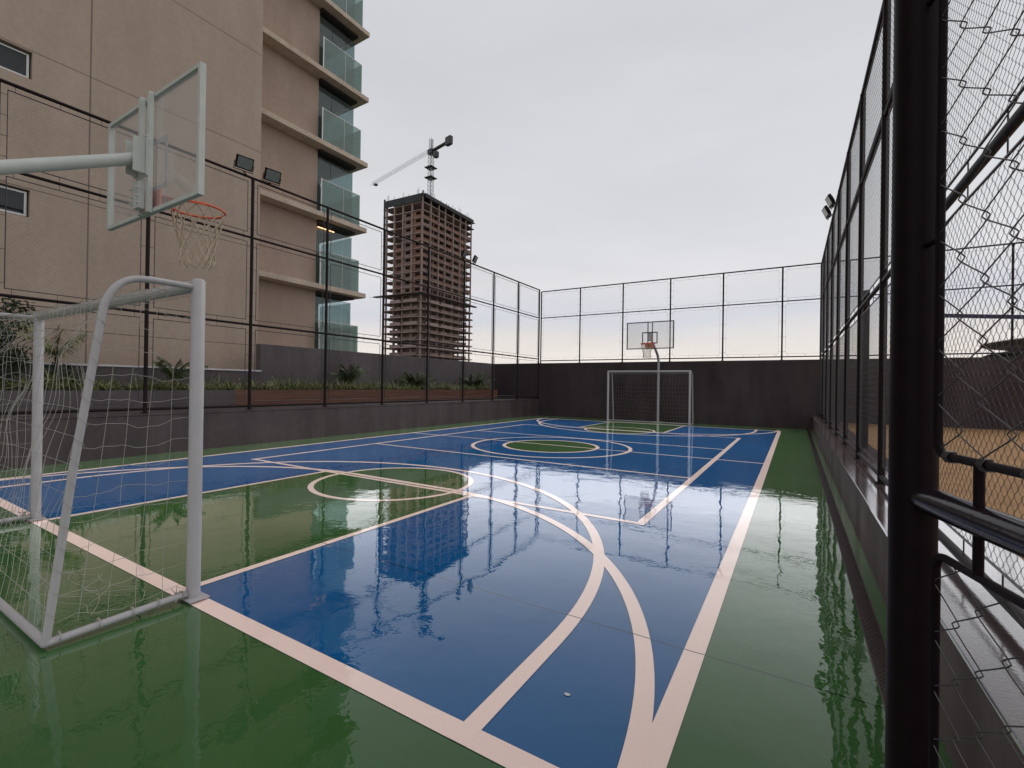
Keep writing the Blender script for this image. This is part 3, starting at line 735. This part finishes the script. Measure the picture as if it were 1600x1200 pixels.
for k in range(nlow+1):          # lower floors: open, wide slabs with rounded balconies
    z = ZB-FH*(k+1)
    if z < -14: break
    m = MB(); ex = 1.7
    poly = [(-.2, -.9), (3, -1.7), (33, -1.7), (35.6, -.6), (35.9, 3), (35.9, 16), (34, 19), (28, 20.6), (6, 20.8), (0, 20.6), (-1.6, 18), (-1.7, 3)]
    m.prism([tuple((TP(a, b_, 0)).xy) for a, b_ in poly][::-1], z-.32, z); m.build('floor_slab', m_conc, t)
    m = MB()
    for (a0, a1) in ((1.2, 9.5), (10.5, 19.5), (20.2, 29.0)):     # parapets
        tb(m, a0, a1, -1.55, -1.42, z+.01, z+.95)
    for (b0, b1) in ((1.0, 8.0), (9.5, 15.0)): tb(m, -1.5, -1.37, b0, b1, z+.01, z+.95)
    m.build('parapet', m_brick2 if k % 3 else m_conc, t)
    m = MB()
    for a in colA:
        for b_ in (0, 9.5, 18.4): tb(m, a-.3, a+.3, b_, b_+.5, z, z+FH-.33)
    for b_ in colB[1:-1]: tb(m, .0, .5, b_-.3, b_+.3, z, z+FH-.33)
    m.build('column', m_conc, t)
    m = MB()
    for (a0, a1, b_) in ((0, 9, 1.6), (10, 20, 2.2), (12, 21, 8), (0, 6, 12), (20.2, 25, 1.9)):
        tb(m, a0, a1, b_, b_+.2, z, z+FH-.33)
    tb(m, 1.4, 1.6, 1, 12.5, z, z+FH-.33)
    m.build('block_wall', m_brick2, t)
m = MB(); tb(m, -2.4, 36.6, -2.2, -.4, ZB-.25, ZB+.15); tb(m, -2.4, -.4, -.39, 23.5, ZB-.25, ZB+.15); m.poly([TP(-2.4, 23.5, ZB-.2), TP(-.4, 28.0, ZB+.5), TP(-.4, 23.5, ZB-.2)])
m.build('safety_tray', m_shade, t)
for k in range(nup):
    z = ZB+FH*k; topz = k >= nup-1
    m = MB(); tb(m, -.35, LR+.2, -.35, LL+.2, z-.28, z)
    tb(m, LR+.21, LR+1.2, 1, 7, z-.28, z); tb(m, -.35, 5, LL+.21, LL+1.6, z-.28, z)
    m.build('floor_slab', m_conc, t)
    m = MB()
    for a in colA: tb(m, a-.2, a+.2, -.28, .3, z, z+FH-.29); tb(m, a-.28, a+.28, LL-.5, LL, z, z+FH-.29)
    for b_ in colB[1:]: tb(m, -.3, .3, b_-.28, b_+.28, z, z+FH-.29)
    m.build('column', m_conc, t)
    if k < nup-2:
        br = MB()
        for i in range(len(colA)-1):
            a0, a1 = colA[i]+.29, colA[i+1]-.29
            if i in (0, 2, 4): wv_ = [(a0+.25, a1-.45)] if k else [(a0+.3, (a0+a1)/2-.25), ((a0+a1)/2+.25, a1-.3)]
            elif i == 3: wv_ = [(a0+.2, a1-1.0)] if k % 2 else [(a0+.2, a0+2.2), (a1-2.6, a1-.3)]
            elif i == 6: wv_ = [(a0, a1)]
            else: wv_ = [(a0+.1, a0+1.5), (a0+1.9, a1-.3)]
            y0, y1 = (.0, .2); sill, head = z+1.15, z+FH-.29-.25
            if i == 6 and k % 2: continue
            tb(br, a0, a1, y0, y1, z, sill, (i+k) % 3 == 0)
            tb(br, a0, a1, y0, y1, head, z+FH-.29, (i+k) % 3 == 0)
            x = a0
            for (c0, c1) in wv_:
                if c0 > x: tb(br, x, c0, y0, y1, sill, head, (i+k) % 3 == 0)
                x = c1
            if x < a1: tb(br, x, a1, y0, y1, sill, head, (i+k) % 3 == 0)
        for i in range(3):
            b0, b1 = colB[i]+.29, colB[i+1]-.29; sill, head = z+1.1, z+FH-.29-.35
            if i == 2 and k > 6: continue
            tb(br, .0, .2, b0, b1, z, sill, i == 1); tb(br, .0, .2, b0, b1, head, z+FH-.29, i == 1)
            tb(br, .0, .2, b0, b0+.6, sill, head, i == 1); tb(br, .0, .2, b0+3.1, b1, sill, head, i == 1)
        tb(br, 5, 30, 5, 5.2, z, z+FH-.29, 1); tb(br, 5, 5.2, 5.3, 14, z, z+FH-.29, 1)
        br.build('block_wall', [m_brick, m_brick2], t)
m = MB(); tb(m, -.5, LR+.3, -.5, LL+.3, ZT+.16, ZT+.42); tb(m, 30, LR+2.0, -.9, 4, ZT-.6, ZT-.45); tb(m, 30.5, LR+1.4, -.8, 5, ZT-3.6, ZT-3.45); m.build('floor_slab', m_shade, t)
nt_ = MB(); z0 = ZB+FH*(nup-1.25)
tb(nt_, .3, LR+.5, -1.0, -.9, ZT-.95, ZT+.55); tb(nt_, -.75, -.66, .3, LL+.4, ZT-2.6, ZT+.3); tb(nt_, -.70, -.3, -.72, -.3, ZT-1.0, ZT+1.3); tb(nt_, -.7, -.3, LL+.4, LL+1.1, ZB+18, ZT+1.2)
nt_.build('safety_netting', m_netting, t)
m = MB()
for i in range(34):
    a, b_ = (random.uniform(0, LR), .2) if i % 3 else (.2, random.uniform(0, LL)); h = random.uniform(.8, 3.4)
    for d in (0, .35): m.tube([TP(a+d, b_, ZT-.3), TP(a+d, b_, ZT+h)], .07, 4)
m.build('starter_bar', m_crane, t)

# tower crane
CB = cw(-33.3, 184.2+8)
sc_ = (184.2+8)/184.2
CB = cw((668-800)/FPX*192, 192)
t = thing('tower_crane', 'grey lattice tower crane rising from the unfinished tower, jib pointing left', 'crane', CB)
zj = (600-8-237)/FPX*192+CH+1.5
jd = Vector((-math.sin(R(76.8)), math.cos(R(76.8)), 0)); jn = Vector((-jd.y, jd.x, 0))
def lattice(mb, p0, p1, w_, h_, nseg, r, tri=True):
    p0, p1 = Vector(p0), Vector(p1); d = (p1-p0).normalized()
    side = d.cross(Vector((0, 0, 1))); side = side.normalized() if side.length > .1 else Vector((1, 0, 0))
    upv = side.cross(d)
    ch = [side*w_/2, -side*w_/2, upv*h_] if tri else [side*w_/2+upv*w_/2, -side*w_/2+upv*w_/2, -side*w_/2-upv*w_/2, side*w_/2-upv*w_/2]
    for c in ch: mb.tube([p0+c, p1+c], r, 4)
    for i in range(nseg):
        a = p0+(p1-p0)*(i/nseg); b_ = p0+(p1-p0)*((i+1)/nseg)
        for j in range(len(ch)):
            c0, c1 = ch[j], ch[(j+1) % len(ch)]
            mb.tube([a+c0, b_+c1], r*.6, 3, cap=False); mb.tube([a+c0, a+c1], r*.6, 3, cap=False)
m = MB(); lattice(m, (CB.x, CB.y, 20), (CB.x, CB.y, zj), 1.6, 1, 46, .12, False); m.build('mast', m_crane, t)
for z in (zj-10.2, zj-6.0):
    m = MB(); m.box(CB.x-1.9, CB.x+1.9, CB.y-1.9, CB.y+1.9, z, z+.25); m.build('climbing_collar', m_craned, t)
JL = 49
m = MB(); lattice(m, Vector((CB.x, CB.y, zj+1))+jd*1.5, Vector((CB.x, CB.y, zj+1))+jd*JL, 1.3, 1.5, 30, .05); m.build('jib', m_crane, t)
m = MB(); c0 = Vector((CB.x, CB.y, zj+.6)); m.obox(c0+jd*-12.5-jn*.7, jd*11.5, jn*1.4, Vector((0, 0, .5))); m.build('counter_jib', m_craned, t)
m = MB(); m.obox(c0+jd*-13.5-jn*.8+Vector((0, 0, -1.2)), jd*3.2, jn*1.6, Vector((0, 0, 3.3))); m.build('counterweight', m_craned, t, bevel=.2)
m = MB(); m.obox(c0-jd*1.6-jn*1.1+Vector((0, 0, -1.0)), jd*2.8, jn*2.2, Vector((0, 0, 2.0))); m.build('slewing_unit', m_craned, t, bevel=.2)
m = MB(); m.obox(c0-jd*4.2-jn*1.0+Vector((0, 0, -3.2)), jd*1.8, jn*1.8, Vector((0, 0, 2.4))); m.build('cab', m_craned, t, bevel=.15)
m = MB(); lattice(m, c0+Vector((0, 0, 1)), c0+Vector((0, 0, 5.6)), 1.1, 1, 6, .12, False); m.build('apex', m_crane, t)
m = MB(); m.obox(c0+jd*(JL-5)-jn*.7+Vector((0, 0, -.7)), jd*1.6, jn*1.4, Vector((0, 0, .7))); m.build('trolley', m_craned, t)

# ------------------------------------------------------------------ pavilion behind the far wall at the right
PV = Vector((15.1, 31.0, 0)); t = thing('pavilion', 'round brown roofed pavilion with a pale tan upper band behind the wall at far right', 'pavilion', PV)
def ring(mb, prof, n=40, cx=0, cy=0, sx=1.0):
    P = []
    for r, z in prof: P.append([(cx+r*sx*math.cos(2*PI*i/n), cy+r*math.sin(2*PI*i/n), z) for i in range(n)])
    for a, b_ in zip(P, P[1:]):
        for i in range(n): j = (i+1) % n; mb.poly([a[i], a[j], b_[j], b_[i]])
m = MB(); ring(m, [(6.4, -3), (6.4, 3.10), (7.2, 3.22), (7.0, 3.30), (6.2, 3.44), (0.05, 3.46)], cx=PV.x, cy=PV.y); m.build('brown_roof', m_thatch, t)
m = MB(); ring(m, [(6.1, 3.40), (6.7, 3.70), (7.3, 3.74), (7.3, 3.78), (0.05, 3.9)], cx=PV.x, cy=PV.y); m.build('tan_canopy', m_tan, t)

# ------------------------------------------------------------------ plants
def blade(mb, p, az, ln, wd, arch, mi=0, n=4):
    """one arching strap leaf"""
    d = Vector((math.cos(az), math.sin(az), 0)); s = Vector((-d.y, d.x, 0)); P = []
    for i in range(n+1):
        q = i/n; x = ln*q*(.35+.65*q*arch); z = ln*(q*(1.0-.25*arch)-.62*arch*q*q)
        w_ = wd*(1-q)**.6*(.6+.4*math.sin(PI*min(1, q*1.6))); c = Vector(p)+d*x+Vector((0, 0, z)); P.append((c-s*w_/2, c+s*w_/2))
    for a, b_ in zip(P, P[1:]): mb.poly([a[0], a[1], b_[1], b_[0]], mi)
random.seed(8)
m = MB()
y = -4.0
while y < 17.4:
    for x in (-11.64, -11.82, -12.1, -12.5):
        if random.random() < .88:
            px, py = x+random.uniform(-.08, .08), y+random.uniform(-.07, .07); big = .75+.5*noise.noise(Vector((y*.8, x, 0)))+random.uniform(-.15, .2)
            for k in range(14): blade(m, (px+random.uniform(-.03, .03), py+random.uniform(-.03, .03), 1.165), random.uniform(0, 2*PI), big*random.uniform(.42, .74), .028, random.uniform(.3, 1.1))
    y += .14
o = m.build('strap_leaf_groundcover', m_leaf); struct(o, 'stuff'); tag(o, 'band of green and yellowish strap leaved ground cover filling the planters', 'ground cover')
def palm(label, loc, h, nf, ln, seed, mt=m_leaf2, bare=False):
    random.seed(seed); t = thing('palm', label, 'palm', loc, 'young palms in the planter behind the left fence'); P0 = Vector(loc)
    m = MB(); m.tube([P0, P0+Vector((.01, .02, h*.5)), P0+Vector((.0, .03, h))], [.045, .035, .022], 8); m.build('trunk', m_bark, t, smooth=True)
    for k in range(nf):
        m = MB(); az = 2*PI*k/nf+random.uniform(-.4, .4); el = random.uniform(.75, 1.5); L_ = ln*random.uniform(.75, 1.15)
        d = Vector((math.cos(az), math.sin(az), 0)); s = Vector((-d.y, d.x, 0)); prev = None; pts = []
        for i in range(13):
            q = i/12; pts.append(P0+Vector((0, .03, h))+d*(L_*q*math.cos(el)*(1+.3*q))+Vector((0, 0, L_*(q*math.sin(el)-.38*q*q))))
        m.tube(pts, [.008*(1-.8*i/12) for i in range(13)], 4, cap=False)
        for i in range(1, 13):
            for f_ in (0, .5):
                p = pts[i-1].lerp(pts[i], f_); ll = L_*.34*math.sin(PI*min(.96, (i+f_)/13+.08))
                for sg in (-1, 1):
                    dr = (s*sg+d*.55+Vector((0, 0, random.uniform(-.7, .05)))).normalized(); wv_ = d*.020
                    m.poly([p-wv_, p+wv_, p+dr*ll+Vector((0, 0, -.06))])
        m.build('frond', mt, t)
    return t
palm('young palm against the grey wall, directly below the glass balconies', (-12.3, 10.05, 1.15), .34, 13, .85, 1)
palm('bushy young palm behind the fence, directly below the unfinished tower', (-12.3, 13.15, 1.15), .10, 34, 1.0, 2)
palm('farthest young palm behind the left fence, just left of the court corner', (-12.3, 16.9, 1.15), .12, 34, 1.1, 3)
palm('small feathery palm between the two posts of the near goal, before the white coping', (-12.4, 3.15, 1.15), .75, 8, .95, 4, m_leaf)
palm('thin young palm half hidden behind the right post of the near goal', (-12.3, 5.15, 1.15), .35, 6, .75, 6)
def bush(label, loc, rad, n, seed):
    random.seed(seed); t = thing('bush', label, 'bush', loc); P0 = Vector(loc)
    m = MB()
    for k in range(9):
        e_ = P0+Vector((random.gauss(0, .35), random.gauss(0, .35), random.uniform(.5, 1.2)))*rad; m.tube([P0, P0.lerp(e_, .5)+Vector((random.gauss(0, .05), 0, .08)), e_], [.02, .013, .006], 5)
    m.build('branch', m_bark, t)
    m = MB(); cl = [(Vector((random.gauss(0, .42), random.gauss(0, .5), random.uniform(.25, 1.5)))*rad, random.uniform(.18, .36)*rad) for _ in range(16)]
    for k in range(n):
        c, r = random.choice(cl); d = Vector((random.gauss(0, 1), random.gauss(0, 1), random.gauss(0, 1))).normalized(); p = P0+c+d*r*random.uniform(.4, 1.05)
        p.z = max(p.z, P0.z+.05)
        a = Vector((random.gauss(0, 1), random.gauss(0, 1), random.gauss(0, .6))).normalized()*.045; b_ = a.cross(Vector((random.gauss(0, 1), random.gauss(0, 1), random.gauss(0, 1)))).normalized()*.02
        m.poly([p-a, p+b_, p+a*1.2, p-b_])
    m.build('foliage', m_bush, t)
bush('dense dark green bush behind the left end of the near goal net', (-12.35, 1.95, 1.15), 1.0, 5200, 5)
bush('second dense dark bush at the left, mostly outside the picture behind the goal net', (-12.4, .5, 1.15), 1.1, 4200, 7)
